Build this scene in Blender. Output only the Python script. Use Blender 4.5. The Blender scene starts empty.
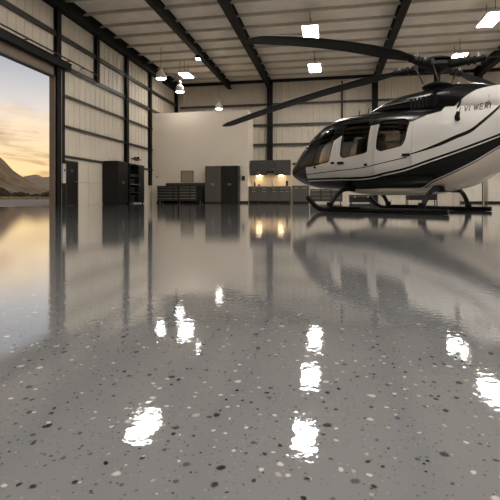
import bpy, bmesh, math, random
from mathutils import Vector, Matrix, noise
from mathutils.geometry import delaunay_2d_cdt
PI = math.pi
SC = bpy.context.scene
COL = SC.collection
random.seed(7)

# ------------------------------------------------------------------ camera
cam = bpy.data.cameras.new('camera')
cam.sensor_width = 36.0
cam.lens = 430 / 500 * 36.0
cam.shift_y = -0.104
cam.clip_start = 0.02
cam.clip_end = 5000
cam_ob = bpy.data.objects.new('camera', cam)
COL.objects.link(cam_ob)
cam_ob.location = (0, 0, 0.28)
cam_ob.rotation_euler = (PI / 2, 0, math.radians(10.54))
SC.camera = cam_ob
SC.view_settings.view_transform = 'Standard'
SC.view_settings.look = 'None'
SC.view_settings.exposure = 0.1
SC.view_settings.gamma = 1.0
SC.view_settings.use_curve_mapping = False

SKY_STRENGTH = 1.05
PANEL_GLOW = 51.0
PENDANT_GLOW = 26.0
LAMP_TINT = (1.0, 0.96, 0.91)


# ------------------------------------------------------------------ node helpers
def srgb(r, g, b):
    f = lambda v: (v / 255 / 12.92) if v / 255 <= 0.04045 else ((v / 255 + 0.055) / 1.055) ** 2.4
    return (f(r), f(g), f(b), 1.0)


class NT:
    def __init__(self, tree):
        self.t = tree
        tree.nodes.clear()

    def n(self, kind, **kw):
        nd = self.t.nodes.new(kind)
        for k, v in kw.items():
            if k.startswith('i_'):
                nd.inputs[k[2:].replace('_', ' ')].default_value = v
            else:
                setattr(nd, k, v)
        return nd

    def l(self, a, b):
        self.t.links.new(a, b)

    def math(self, op, a, b=None, c=None, clamp=False):
        nd = self.t.nodes.new('ShaderNodeMath')
        nd.operation = op
        nd.use_clamp = clamp
        for i, v in enumerate((a, b, c)):
            if v is None:
                continue
            if isinstance(v, (int, float)):
                nd.inputs[i].default_value = v
            else:
                self.l(v, nd.inputs[i])
        return nd.outputs[0]

    def mix(self, fac, a, b):
        nd = self.t.nodes.new('ShaderNodeMix')
        nd.data_type = 'RGBA'
        for sock, v in ((nd.inputs[0], fac), (nd.inputs[6], a), (nd.inputs[7], b)):
            if isinstance(v, (int, float)):
                sock.default_value = v
            elif isinstance(v, (tuple, list)):
                sock.default_value = v
            else:
                self.l(v, sock)
        return nd.outputs[2]

    def ramp(self, fac, stops, interp='LINEAR'):
        nd = self.t.nodes.new('ShaderNodeValToRGB')
        e = nd.color_ramp.elements
        nd.color_ramp.interpolation = interp
        while len(e) < len(stops):
            e.new(0.5)
        for el, (p, c) in zip(e, stops):
            el.position = p
            el.color = c
        self.l(fac, nd.inputs[0])
        return nd.outputs[0]


# ------------------------------------------------------------------ world: dusk sky
world = bpy.data.worlds.new('dusk_sky')
SC.world = world
world.use_nodes = True
w = NT(world.node_tree)
tc = w.n('ShaderNodeTexCoord')
sep = w.n('ShaderNodeSeparateXYZ')
w.l(tc.outputs['Generated'], sep.inputs[0])
zz = w.math('MAXIMUM', sep.outputs[2], 0.0)
grad = w.ramp(zz, [(0.0, srgb(255, 214, 142)), (0.08, srgb(252, 220, 168)), (0.14, srgb(244, 216, 184)),
                   (0.19, srgb(218, 211, 205)), (0.27, srgb(174, 177, 184)), (0.5, srgb(146, 150, 160)), (1.0, srgb(118, 122, 132))])
den = w.math('ADD', zz, 0.10)
cx_ = w.math('DIVIDE', sep.outputs[0], den)
cy_ = w.math('DIVIDE', sep.outputs[1], den)
comb = w.n('ShaderNodeCombineXYZ')
w.l(w.math('MULTIPLY', cx_, 1.0), comb.inputs[0])
w.l(w.math('MULTIPLY', cy_, 0.8), comb.inputs[1])
cn = w.n('ShaderNodeTexNoise', i_Scale=1.35, i_Detail=7.0, i_Roughness=0.58, i_Distortion=0.5)
w.l(comb.outputs[0], cn.inputs['Vector'])
cmask = w.ramp(cn.outputs[0], [(0.47, (0, 0, 0, 1)), (0.60, (1, 1, 1, 1))])
band = w.ramp(zz, [(0.02, (0, 0, 0, 1)), (0.06, (1, 1, 1, 1)), (0.16, (1, 1, 1, 1)), (0.21, (0, 0, 0, 1))])
cm = w.math('MULTIPLY', w.math('MULTIPLY', cmask, band), 0.85)
ccol = w.ramp(zz, [(0.03, srgb(206, 160, 108)), (0.10, srgb(186, 148, 112)), (0.18, srgb(206, 178, 156))])
sky = w.mix(cm, grad, ccol)
cn2 = w.n('ShaderNodeTexNoise', i_Scale=1.9, i_Detail=6.0, i_Roughness=0.55)
off = w.n('ShaderNodeVectorMath', operation='ADD')
off.inputs[1].default_value = (7.3, 2.1, 0)
w.l(comb.outputs[0], off.inputs[0])
w.l(off.outputs[0], cn2.inputs['Vector'])
bm2 = w.ramp(cn2.outputs[0], [(0.5, (0, 0, 0, 1)), (0.68, (1, 1, 1, 1))])
band2 = w.ramp(zz, [(0.06, (0, 0, 0, 1)), (0.10, (1, 1, 1, 1)), (0.17, (1, 1, 1, 1)), (0.20, (0, 0, 0, 1))])
sky = w.mix(w.math('MULTIPLY', w.math('MULTIPLY', bm2, band2), 0.8), sky, srgb(255, 228, 186))
bg = w.n('ShaderNodeBackground', i_Strength=SKY_STRENGTH)
w.l(sky, bg.inputs[0])
wo = w.n('ShaderNodeOutputWorld')
w.l(bg.outputs[0], wo.inputs[0])


# ------------------------------------------------------------------ materials
def mat(name, col, rough=0.6, metal=0.0, var=0.08, vscale=3.0, spec=0.5, coat=0.0, bump=0.0, bscale=40.0):
    m = bpy.data.materials.new(name)
    m.use_nodes = True
    t = NT(m.node_tree)
    p = t.n('ShaderNodeBsdfPrincipled', i_Roughness=rough, i_Metallic=metal)
    p.inputs['Specular IOR Level'].default_value = spec
    p.inputs['Coat Weight'].default_value = coat
    o = t.n('ShaderNodeOutputMaterial')
    t.l(p.outputs[0], o.inputs[0])
    tc = t.n('ShaderNodeTexCoord')
    ns = t.n('ShaderNodeTexNoise', i_Scale=vscale, i_Detail=4.0)
    t.l(tc.outputs['Object'], ns.inputs['Vector'])
    c = (col[0], col[1], col[2], 1)
    lo = tuple(v * (1 - var) for v in c[:3]) + (1,)
    hi = tuple(min(1, v * (1 + var)) for v in c[:3]) + (1,)
    t.l(t.ramp(ns.outputs[0], [(0.3, lo), (0.7, hi)]), p.inputs['Base Color'])
    if bump:
        bn = t.n('ShaderNodeTexNoise', i_Scale=bscale, i_Detail=3.0)
        t.l(tc.outputs['Object'], bn.inputs['Vector'])
        b = t.n('ShaderNodeBump', i_Strength=bump, i_Distance=0.01)
        t.l(bn.outputs[0], b.inputs['Height'])
        t.l(b.outputs[0], p.inputs['Normal'])
    return m


def glow(name, col, strength):
    m = bpy.data.materials.new(name)
    m.use_nodes = True
    t = NT(m.node_tree)
    e = t.n('ShaderNodeEmission', i_Strength=strength)
    e.inputs[0].default_value = (col[0], col[1], col[2], 1)
    o = t.n('ShaderNodeOutputMaterial')
    t.l(e.outputs[0], o.inputs[0])
    return m


def floor_material():
    m = bpy.data.materials.new('flake_epoxy_floor')
    m.use_nodes = True
    t = NT(m.node_tree)
    tc = t.n('ShaderNodeTexCoord')
    big = t.n('ShaderNodeTexNoise', i_Scale=0.5, i_Detail=4.0)
    t.l(tc.outputs['Object'], big.inputs['Vector'])
    col = t.ramp(big.outputs[0], [(0.3, srgb(126, 126, 127)), (0.7, srgb(133, 133, 133))])
    # warp so that the flakes are not perfect discs
    wn = t.n('ShaderNodeTexNoise', i_Scale=90.0, i_Detail=1.0)
    t.l(tc.outputs['Object'], wn.inputs['Vector'])
    wv = t.n('ShaderNodeVectorMath', operation='MULTIPLY_ADD')
    t.l(wn.outputs['Color'], wv.inputs[0])
    wv.inputs[1].default_value = (0.006, 0.006, 0)
    t.l(tc.outputs['Object'], wv.inputs[2])
    fl = t.n('ShaderNodeVectorMath', operation='MULTIPLY')
    t.l(wv.outputs[0], fl.inputs[0])
    fl.inputs[1].default_value = (1, 1, 0)

    def chips(col, scale, keep, rmin, rmax, stops, strength=1.0):
        v = t.n('ShaderNodeTexVoronoi', i_Scale=scale, i_Randomness=1.0)
        v.voronoi_dimensions = '2D'
        t.l(fl.outputs[0], v.inputs['Vector'])
        s = t.n('ShaderNodeSeparateColor')
        t.l(v.outputs['Color'], s.inputs[0])
        rad = t.math('MULTIPLY_ADD', s.outputs[0], rmax - rmin, rmin)
        inside = t.math('MULTIPLY', t.math('SUBTRACT', rad, v.outputs['Distance']), 14.0, clamp=True)
        on = t.math('LESS_THAN', s.outputs[1], keep)
        f = t.math('MULTIPLY', t.math('MULTIPLY', inside, on), strength)
        return t.mix(f, col, t.ramp(s.outputs[2], stops, 'CONSTANT'))

    dk, bl, wh, be = srgb(38, 38, 38), srgb(84, 90, 96), srgb(196, 193, 186), srgb(170, 162, 150)
    col = chips(col, 140, 0.45, 0.10, 0.26, [(0, srgb(95, 95, 96)), (0.4, srgb(150, 147, 142)), (0.75, bl), (0.9, dk)], 0.8)
    col = chips(col, 62, 0.34, 0.10, 0.24, [(0, dk), (0.3, bl), (0.55, wh), (0.8, be)])
    col = chips(col, 30, 0.34, 0.07, 0.19, [(0, dk), (0.45, wh), (0.7, be), (0.85, bl)])
    p = t.n('ShaderNodeBsdfPrincipled', i_Roughness=0.035)
    p.inputs['IOR'].default_value = 1.55
    p.inputs['Coat Weight'].default_value = 0.8
    p.inputs['Coat IOR'].default_value = 1.55
    p.inputs['Coat Roughness'].default_value = 0.015
    t.l(col, p.inputs['Base Color'])
    bn = t.n('ShaderNodeTexNoise', i_Scale=60.0, i_Detail=3.0)
    t.l(tc.outputs['Object'], bn.inputs['Vector'])
    b = t.n('ShaderNodeBump', i_Strength=0.055, i_Distance=0.004)
    t.l(bn.outputs[0], b.inputs['Height'])
    t.l(b.outputs[0], p.inputs['Normal'])
    t.l(b.outputs[0], p.inputs['Coat Normal'])
    o = t.n('ShaderNodeOutputMaterial')
    t.l(p.outputs[0], o.inputs[0])
    return m


M = {}
M['floor'] = floor_material()
M['panel'] = mat('beige_wall_panel', srgb(206, 195, 178), 0.55, var=0.06, vscale=0.8)
M['ceil'] = mat('pale_roof_liner', srgb(236, 226, 210), 0.6, var=0.10, vscale=1.2, bump=0.3, bscale=3.0)
M['plaster'] = mat('beige_plaster', srgb(216, 204, 187), 0.75, var=0.03, vscale=0.7)
M['steel'] = mat('black_steel', srgb(22, 21, 20), 0.6, var=0.15, spec=0.25)
M['girt'] = mat('dark_girt', srgb(58, 54, 49), 0.5, var=0.12)
M['purlin'] = mat('grey_purlin', srgb(196, 187, 174), 0.55, var=0.1)
M['galv'] = mat('galvanised_pipe', srgb(150, 145, 138), 0.35, 0.7)
M['jamb'] = mat('brown_jamb', srgb(118, 104, 88), 0.6)
M['black'] = mat('black_cabinet', srgb(24, 23, 22), 0.4, var=0.1, spec=0.3)
M['char'] = mat('charcoal_cabinet', srgb(58, 56, 53), 0.4, var=0.08)
M['taupe'] = mat('grey_brown_cabinet', srgb(78, 74, 68), 0.45, var=0.06)
M['chrome'] = mat('brushed_metal', srgb(190, 184, 174), 0.28, 1.0)
M['counter'] = mat('pale_worktop', srgb(150, 138, 120), 0.35)
M['tile'] = mat('cream_backsplash', srgb(214, 196, 166), 0.45, var=0.03)
M['white'] = mat('white_cabinet', srgb(200, 192, 180), 0.5, var=0.03)
M['rubber'] = mat('black_rubber', srgb(14, 14, 14), 0.7, spec=0.2)
M['shade'] = mat('white_enamel', srgb(200, 194, 184), 0.35, var=0.03)
M['seatleather'] = mat('dark_leather', srgb(62, 56, 50), 0.5, var=0.15)
M['cabin'] = mat('dark_cabin_trim', srgb(40, 38, 36), 0.6)
M['rotor'] = mat('black_rotor', srgb(17, 16, 15), 0.6, var=0.15, spec=0.25)
M['skid'] = mat('black_skid', srgb(12, 11, 11), 0.45, spec=0.15)
M['gloss_black'] = mat('gloss_black_paint', srgb(14, 13, 13), 0.15, coat=0.3, var=0.03)
M['letter'] = mat('dark_lettering', srgb(84, 78, 71), 0.5)
M['asphalt'] = mat('apron_asphalt', srgb(170, 154, 136), 0.85, var=0.1, vscale=0.3)
M['desert'] = mat('desert_soil', srgb(160, 138, 108), 0.95, var=0.25, vscale=0.05)
M['grass'] = mat('dry_grass', srgb(186, 160, 120), 0.9, var=0.25, vscale=0.8)
M['bush'] = mat('dark_scrub', srgb(84, 74, 57), 0.9, var=0.3, vscale=1.5)
M['trunk'] = mat('scrub_stem', srgb(54, 44, 34), 0.9)
M['panel_glow'] = glow('lamp_panel_glow', LAMP_TINT, PANEL_GLOW)
M['pendant_glow'] = glow('pendant_glow', LAMP_TINT, PENDANT_GLOW)
M['under_glow'] = glow('under_cabinet_glow', (1.0, 0.74, 0.46), 44.0)


def mountain_material(name, c1, c2):
    m = bpy.data.materials.new(name)
    m.use_nodes = True
    t = NT(m.node_tree)
    tc = t.n('ShaderNodeTexCoord')
    ns = t.n('ShaderNodeTexNoise', i_Scale=0.06, i_Detail=8.0, i_Roughness=0.65)
    t.l(tc.outputs['Object'], ns.inputs['Vector'])
    p = t.n('ShaderNodeBsdfPrincipled', i_Roughness=0.95)
    p.inputs['Specular IOR Level'].default_value = 0.0
    t.l(t.ramp(ns.outputs[0], [(0.35, c1), (0.65, c2)]), p.inputs['Base Color'])
    o = t.n('ShaderNodeOutputMaterial')
    t.l(p.outputs[0], o.inputs[0])
    return m


M['mountain'] = mountain_material('brown_rock', srgb(140, 118, 94), srgb(190, 166, 136))
M['hill'] = mountain_material('haze_tinted_rock', srgb(182, 156, 134), srgb(200, 176, 152))  # distance haze is put into this paler rock colour


def glass_material():
    m = bpy.data.materials.new('tinted_glass')
    m.use_nodes = True
    t = NT(m.node_tree)
    tr = t.n('ShaderNodeBsdfTransparent')
    tr.inputs[0].default_value = (0.64, 0.62, 0.59, 1)
    gl = t.n('ShaderNodeBsdfGlossy', i_Roughness=0.03)
    gl.inputs[0].default_value = (0.9, 0.9, 0.9, 1)
    fr = t.n('ShaderNodeFresnel', i_IOR=1.45)
    mx = t.n('ShaderNodeMixShader')
    t.l(fr.outputs[0], mx.inputs[0])
    t.l(tr.outputs[0], mx.inputs[1])
    t.l(gl.outputs[0], mx.inputs[2])
    o = t.n('ShaderNodeOutputMaterial')
    t.l(mx.outputs[0], o.inputs[0])
    return m


M['glass'] = glass_material()


# ------------------------------------------------------------------ geometry helpers
class MB:
    """collects shapes, then links them as ONE mesh object"""

    def __init__(self):
        self.bm = bmesh.new()

    def box(self, x0, x1, y0, y1, z0, z1, bev=0.0):
        r = bmesh.ops.create_cube(self.bm, size=1.0)
        vs = r['verts']
        for v in vs:
            v.co = Vector((x0 + (v.co.x + .5) * (x1 - x0), y0 + (v.co.y + .5) * (y1 - y0), z0 + (v.co.z + .5) * (z1 - z0)))
        if bev:
            es = list({e for v in vs for e in v.link_edges})
            bmesh.ops.bevel(self.bm, geom=es, offset=bev, segments=2, affect='EDGES', profile=0.6)
        return self

    def tube(self, pts, r, seg=12, caps=True):
        pts = [Vector(p) for p in pts]
        rs = r if isinstance(r, (list, tuple)) else [r] * len(pts)
        rings = []
        up = None
        for i, p in enumerate(pts):
            a = pts[max(0, i - 1)]
            b = pts[min(len(pts) - 1, i + 1)]
            d = (b - a).normalized()
            if up is None:
                up = Vector((0, 0, 1)) if abs(d.z) < 0.9 else Vector((1, 0, 0))
            u = d.cross(up).normalized()
            up = u.cross(d).normalized()
            rings.append([self.bm.verts.new(p + (u * math.cos(2 * PI * k / seg) + up * math.sin(2 * PI * k / seg)) * rs[i]) for k in range(seg)])
        for A, B in zip(rings, rings[1:]):
            for k in range(seg):
                self.bm.faces.new((A[k], A[(k + 1) % seg], B[(k + 1) % seg], B[k]))
        if caps:
            self.bm.faces.new(rings[0][::-1])
            self.bm.faces.new(rings[-1])
        return self

    def lathe(self, prof, c=(0, 0, 0), seg=28, axis='Z'):
        rings = []
        for r, z in prof:
            ring = []
            for k in range(seg):
                a = 2 * PI * k / seg
                q = (r * math.cos(a), r * math.sin(a), z)
                if axis == 'Y':
                    q = (q[0], z, q[1])
                if axis == 'X':
                    q = (z, q[0], q[1])
                ring.append(self.bm.verts.new(Vector(c) + Vector(q)))
            rings.append(ring)
        for A, B in zip(rings, rings[1:]):
            for k in range(seg):
                self.bm.faces.new((A[k], A[(k + 1) % seg], B[(k + 1) % seg], B[k]))
        if prof[0][0] > 1e-4:
            self.bm.faces.new(rings[0][::-1])
        if prof[-1][0] > 1e-4:
            self.bm.faces.new(rings[-1])
        return self

    def ball(self, c, rx, ry, rz, sub=2):
        r = bmesh.ops.create_icosphere(self.bm, subdivisions=sub, radius=1.0)
        for v in r['verts']:
            v.co = Vector((c[0] + v.co.x * rx, c[1] + v.co.y * ry, c[2] + v.co.z * rz))
        return r['verts']

    def prism(self, poly, axis, a0, a1):
        """poly of 2-D points extruded along an axis"""
        def p3(p, a):
            return (a, p[0], p[1]) if axis == 'X' else (p[0], a, p[1]) if axis == 'Y' else (p[0], p[1], a)
        A = [self.bm.verts.new(p3(p, a0)) for p in poly]
        B = [self.bm.verts.new(p3(p, a1)) for p in poly]
        n = len(poly)
        self.bm.faces.new(A)
        self.bm.faces.new(B[::-1])
        for i in range(n):
            self.bm.faces.new((A[i], B[i], B[(i + 1) % n], A[(i + 1) % n]))
        return self

    def xf(self, m):
        bmesh.ops.transform(self.bm, matrix=m, verts=self.bm.verts)
        return self

    def build(self, name, material, parent=None, smooth=False, angle=35):
        bmesh.ops.recalc_face_normals(self.bm, faces=self.bm.faces)
        me = bpy.data.meshes.new(name)
        self.bm.to_mesh(me)
        self.bm.free()
        return link(name, me, material, parent, smooth, angle)


def link(name, me, material, parent=None, smooth=False, angle=35):
    for m in (material if isinstance(material, list) else [material]):
        if m is not None:
            me.materials.append(m)
    if smooth:
        for p in me.polygons:
            p.use_smooth = True
        me.set_sharp_from_angle(angle=math.radians(angle))
    o = bpy.data.objects.new(name, me)
    COL.objects.link(o)
    if parent is not None:
        o.parent = parent
    return o


def tag(o, label, cat, group=None):
    o['label'] = label
    o['category'] = cat
    if group:
        o['group'] = group
    return o


def struct(o, group=None):
    o['kind'] = 'structure'
    if group:
        o['group'] = group
    return o


def thing(name, label, cat, loc=(0, 0, 0), rz=0.0, group=None):
    o = bpy.data.objects.new(name, None)
    o.empty_display_size = 0.2
    COL.objects.link(o)
    o.location = loc
    o.rotation_euler = (0, 0, rz)
    return tag(o, label, cat, group)


def copy_tree(o, parent=None):
    kids = list(o.children)
    c = o.copy()
    COL.objects.link(c)
    if parent is not None:
        c.parent = parent
    for k in kids:
        copy_tree(k, c)
    return c


# ------------------------------------------------------------------ the hangar
WX, BY, CZ = -10.3, 28.0, 8.0          # left wall, back wall, ceiling height
RX, FY = 16.0, -6.0
DOOR_Y0, DOOR_Y1, DOOR_Z = 2.5, 14.60, 4.9

struct(MB().box(WX - 0.0, RX, FY, BY, -0.2, 0.0).build('floor', M['floor']))


def ribbed(length, step=0.4, rib=0.05, depth=0.028):
    """outline of a ribbed metal sheet from 0 to length, seen from above: (along, out)"""
    pts = [(0.0, 0.0)]
    x = step / 2
    while x + rib < length:
        pts += [(x - rib, 0.0), (x - rib * .45, depth), (x + rib * .45, depth), (x + rib, 0.0)]
        x += step
    pts.append((length, 0.0))
    return pts


def rib_sheet(mb, axis, a0, a1, base, inward, z0, z1, thick=0.12):
    out = ribbed(a1 - a0)
    poly = [(a0 + a, base + inward * d) for a, d in out] + [(a1, base - inward * thick), (a0, base - inward * thick)]
    if axis == 'Y':
        poly = [(q, p) for p, q in poly]
    mb.prism(poly, 'Z', z0, z1)


mb = MB()
rib_sheet(mb, 'Y', FY, DOOR_Y0, WX, 1, -0.05, CZ + 0.1)
rib_sheet(mb, 'Y', DOOR_Y0, DOOR_Y1, WX, 1, DOOR_Z + 0.42, CZ + 0.1)
rib_sheet(mb, 'Y', DOOR_Y1, BY, WX, 1, -0.05, CZ + 0.1)
struct(mb.build('wall_left', M['panel']))
mb = MB()
rib_sheet(mb, 'X', WX - .1, RX + .1, BY, -1, -0.05, CZ + 0.1)
struct(mb.build('wall_back', M['panel']))
mb = MB()
rib_sheet(mb, 'Y', FY, BY, RX, -1, -0.05, CZ + 0.1)
struct(mb.build('wall_right', M['panel']))
mb = MB()
rib_sheet(mb, 'X', WX - .1, RX + .1, FY, 1, -0.05, CZ + 0.1)
struct(mb.build('wall_front', M['panel']))
struct(MB().box(WX - .15, RX + .15, FY - .15, BY + .15, CZ, CZ + .15).build('ceiling', M['ceil']))

# smooth lining sheets on the lower part of the left wall, beyond the door
mb = MB()
for y0, y1 in ((15.25, 16.95), (16.97, 18.6), (18.62, 20.3), (20.32, 22.0), (22.02, 23.6)):
    mb.box(WX, WX + 0.045, y0, y1, 0.0, 0.92, 0.004)
    mb.box(WX, WX + 0.045, y0, y1, 0.935, 1.86, 0.004)
struct(mb.build('trim_1', M['panel']))
# header panel over the door opening, sliding-door track, jamb
struct(MB().box(WX - .1, WX + .04, DOOR_Y0, DOOR_Y1 + .1, DOOR_Z, DOOR_Z + .45).build('trim_2', M['jamb']))
mb = MB().box(WX - .1, WX + .1, DOOR_Y0, DOOR_Y1 + .02, DOOR_Z - .05, DOOR_Z)
struct(mb.build('trim_3', M['girt']))
mb = MB().box(WX, WX + .30, DOOR_Y0 - .5, 15.35, 5.26, 5.52)
mb.box(WX, WX + .34, DOOR_Y0 - .5, 15.35, 5.50, 5.53)
struct(mb.build('door_track', M['steel']))
struct(MB().box(WX - .125, WX + .10, DOOR_Y1 - .02, DOOR_Y1 + .03, 0, DOOR_Z).build('door_jamb', M['jamb']))
struct(MB().box(WX - .12, WX + .16, DOOR_Y0 - .2, DOOR_Y0, 0, DOOR_Z).build('door_jamb', M['jamb']))


def column(axis, pos, z0, z1, wid=0.24, dep=0.16):
    mb = MB()
    f = 0.03
    if axis == 'L':      # on the left wall, pos = Y
        mb.box(WX + .03, WX + .03 + f, pos - wid / 2, pos + wid / 2, z0, z1)
        mb.box(WX + .03 + dep - f, WX + .03 + dep, pos - wid / 2, pos + wid / 2, z0, z1)
        mb.box(WX + .03, WX + .03 + dep, pos - .012, pos + .012, z0, z1)
    else:                # on the back wall, pos = X
        mb.box(pos - wid / 2, pos + wid / 2, BY - .03 - f, BY - .03, z0, z1)
        mb.box(pos - wid / 2, pos + wid / 2, BY - .03 - dep, BY - .03 - dep + f, z0, z1)
        mb.box(pos - .012, pos + .012, BY - .03 - dep, BY - .03, z0, z1)
    return struct(mb.build('steel_column', M['steel']), 'steel wall columns')


EAVE = CZ - .55
for y, z0 in ((14.75, 0), (17.55, 5.4), (20.4, 0), (23.3, 1.0), (27.6, 0)):
    column('L', y, z0, EAVE)
for y in (2.3, 9.0):
    column('L', y, 0 if y < 3 else 5.53, EAVE)
for x in (-3.85, 2.75, 8.75):
    column('B', x, 0, CZ - .1, 0.34, 0.36)
column('B', 0.75, 2.0, CZ - .3, 0.10, 0.12)

struct(MB().box(WX + .03, WX + .12, 15.06, 15.2, 0, 5.26).build('steel_column', M['steel']), 'steel wall columns')

# eave beam, main roof beams
mb = MB().box(WX + .02, WX + .36, FY, BY, EAVE, EAVE + .04)
mb.box(WX + .02, WX + .36, FY, BY, CZ - .05, CZ - .0)
mb.box(WX + .17, WX + .21, FY, BY, EAVE, CZ)
struct(mb.build('eave_beam', M['steel']))


def beam(x, wid, zb, zt):
    mb = MB().box(x - wid / 2, x + wid / 2, FY, BY - .03, zb, zb + .035)
    mb.box(x - wid / 2 + .06, x + wid / 2 - .06, FY, BY - .03, zt - .035, zt)
    mb.box(x - .015, x + .015, FY, BY - .03, zb, zt)
    return struct(mb.build('roof_beam', M['steel']), 'main roof beams')


beam(-6.55, 0.26, CZ - .48, CZ - .02)
beam(-3.85, 0.29, CZ - .62, CZ - .02)
beam(2.75, 0.29, CZ - .62, CZ - .02)
beam(8.55, 0.34, CZ - .62, CZ - .02)
mb = MB().box(WX, RX, BY - .26, BY - .03, CZ - .16, CZ - .01)
struct(mb.build('eave_beam', M['steel']))

y = 1.0
while y < BY - .6:
    mb = MB().box(WX + .02, RX, y - .02, y + .02, CZ - .10, CZ)
    mb.box(WX + .02, RX, y - .02, y + .09, CZ - .11, CZ - .085)
    struct(mb.build('roof_purlin', M['purlin']), 'roof purlins')
    y += 1.28


def girt_left(z, y0, y1, h=0.08, d=0.08):
    mb = MB().box(WX + .02, WX + .02 + d, y0, y1, z - h / 2, z + h / 2)
    mb.box(WX + .02 + d - .01, WX + .03 + d, y0, y1, z - h / 2 - .02, z + h / 2)
    return struct(mb.build('wall_girt', M['girt']), 'horizontal wall girts')


for z in (1.92, 3.1, 4.3):
    girt_left(z, 15.05, BY - .05)
girt_left(5.4, 15.36, BY - .05, 0.16)
girt_left(6.52, FY, BY - .05, 0.17)
for z in (2.5, 3.78, 5.06, 6.4):
    mb = MB().box(WX + .3, RX, BY - .17, BY - .02, z - .06, z + .06)
    mb.box(WX + .3, RX, BY - .18, BY - .165, z - .09, z + .06)
    struct(mb.build('wall_girt', M['girt']), 'horizontal wall girts')

# beige partition box in the far left corner
PX1, PY0, PY1, PH = -4.53, 23.7, 25.35, 5.22
struct(MB().box(WX + .03, PX1, PY0, PY1, 0, PH, 0.01).build('wall_partition', M['plaster']))
mb = MB().box(WX + .35, PX1 + .012, PY0 - .02, PY0, 0, 0.11)
struct(mb.build('baseboard_back', M['black']))
# low wall behind the kitchenette
struct(MB().box(PX1, -2.12, 24.45, 24.6, 0, 2.42).build('wall_kitchenette', M['tile']))

# small service door in the left wall
dz, dy0, dy1 = 1.72, 15.35, 16.1
mb = MB().box(WX, WX + .075, dy0, dy1, 0.01, dz, 0.006)
dr = struct(mb.build('door_1', M['black']))
mb = MB().box(WX, WX + .09, dy0 - .05, dy0, 0, dz + .05).box(WX, WX + .09, dy1, dy1 + .05, 0, dz + .05).box(WX, WX + .09, dy0, dy1, dz, dz + .05)
mb.build('door_frame', M['girt'], dr)
mb = MB().tube([(WX + .07, dy1 - .08, .95), (WX + .12, dy1 - .08, .95), (WX + .12, dy1 - .18, .95)], .012)
mb.build('door_handle', M['chrome'], dr, True)
MB().box(WX + .07, WX + .08, dy0 + .28, dy0 + .46, 1.32, 1.44).build('door_plate', M['taupe'], dr)

# pipes on the left wall
pipe = MB().tube([(WX + .11, 14.92, 0.0), (WX + .11, 14.92, 5.2)], .06, 14).build('downpipe', M['galv'], None, True)
tag(pipe, 'pale vertical metal pipe running down beside the open hangar door', 'pipe')
t = thing('switch_box', 'pale electrical box on the column beside the open hangar door', 'electrical box', (WX + .215, 14.95, .85))
MB().box(-.045, .05, -.09, .09, 0, .75, .01).build('enclosure', M['shade'], t)
MB().box(.05, .06, -.03, .03, .45, .55, .003).build('latch', M['black'], t)
mb = MB().tube([(WX + .26, 1.5, 5.68), (WX + .26, 15.5, 5.68), (WX + .26, 17.4, 5.66)], .03, 10)
for yy in (4, 7, 10, 13, 15.4, 16.4):
    mb.tube([(WX + .03, yy, 5.68), (WX + .26, yy, 5.68)], .02, 8)
tag(mb.build('conduit', M['girt'], None, True), 'thin dark conduit running along the left wall above the door track', 'conduit')

# ------------------------------------------------------------------ light fixtures
def ceiling_light(x, y, label, z=7.2, w_=0.64, l_=1.42):
    t = thing('ceiling_light', label, 'light', (x, y, z), 0, 'rectangular ceiling lights')
    h = MB().box(-w_ / 2 - .03, w_ / 2 + .03, -l_ / 2 - .03, l_ / 2 + .03, 0.012, 0.11, .006).build('housing', M['shade'], t)
    for k in (-1, 1):
        MB().box(k * w_ / 4 - w_ / 4 + .015, k * w_ / 4 + w_ / 4 - .015, -l_ / 2, l_ / 2, 0.0, 0.012).build('diffuser', M['panel_glow'], t)
    for k in (-1, 1):
        MB().tube([(0, k * l_ * .33, .11), (0, k * l_ * .33, CZ - z)], .012, 8).build('hanging_rod', M['girt'], t)
    return t


ceiling_light(-.80, 18.15, 'nearer of the two bright panel lights in line above the helicopter nose')
ceiling_light(-.80, 23.2, 'farther of the two bright panel lights in line above the helicopter nose')
ceiling_light(-.80, 13.6, 'bright panel light overhead whose reflection is lowest at bottom centre')
ceiling_light(6.15, 18.15, 'large slanted panel light at the upper right edge of the photo')
ceiling_light(6.2, 22.85, 'slanted panel light just above the rotor hub')
ceiling_light(-8.0, 23.25, 'panel light behind the two white pendant lamps on the left', 7.2, .6, .95)
ceiling_light(-6.0, 13.3, 'overhead panel light on the left whose reflection is lowest at left')
ceiling_light(6.15, 13.2, 'overhead panel light above the helicopter rotor, out at upper right')

fill_light = ceiling_light(-.80, 8.2, 'unseen panel light added overhead as fill, outside the view')  # unseen lights from here on, added to brighten the hall
fill_light['group'] = 'added fill lights out of view'
for x, y in ((6.15, 8.2), (-.8, 3.0), (9.6, 9.0), (6.15, 3.0), (6.15, -2.5), (2.5, 5.5), (2.5, 0.5), (10.0, 5.5), (10.0, .5), (13.0, 23.0), (13.0, 18.0), (13.0, 13.0), (13.0, 8.2)):
    copy_tree(fill_light).location = (x, y, 7.2)

# little spot on the first beam
t = thing('spotlight', 'small bright spotlight fixed under the thin roof beam', 'light', (-6.62, 21.1, CZ - .48))
MB().box(-.11, .11, -.16, .16, -.14, -.0, .01).build('housing', M['steel'], t)
MB().box(-.10, .10, -.15, .15, -.155, -.14).build('lens', M['pendant_glow'], t)


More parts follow.
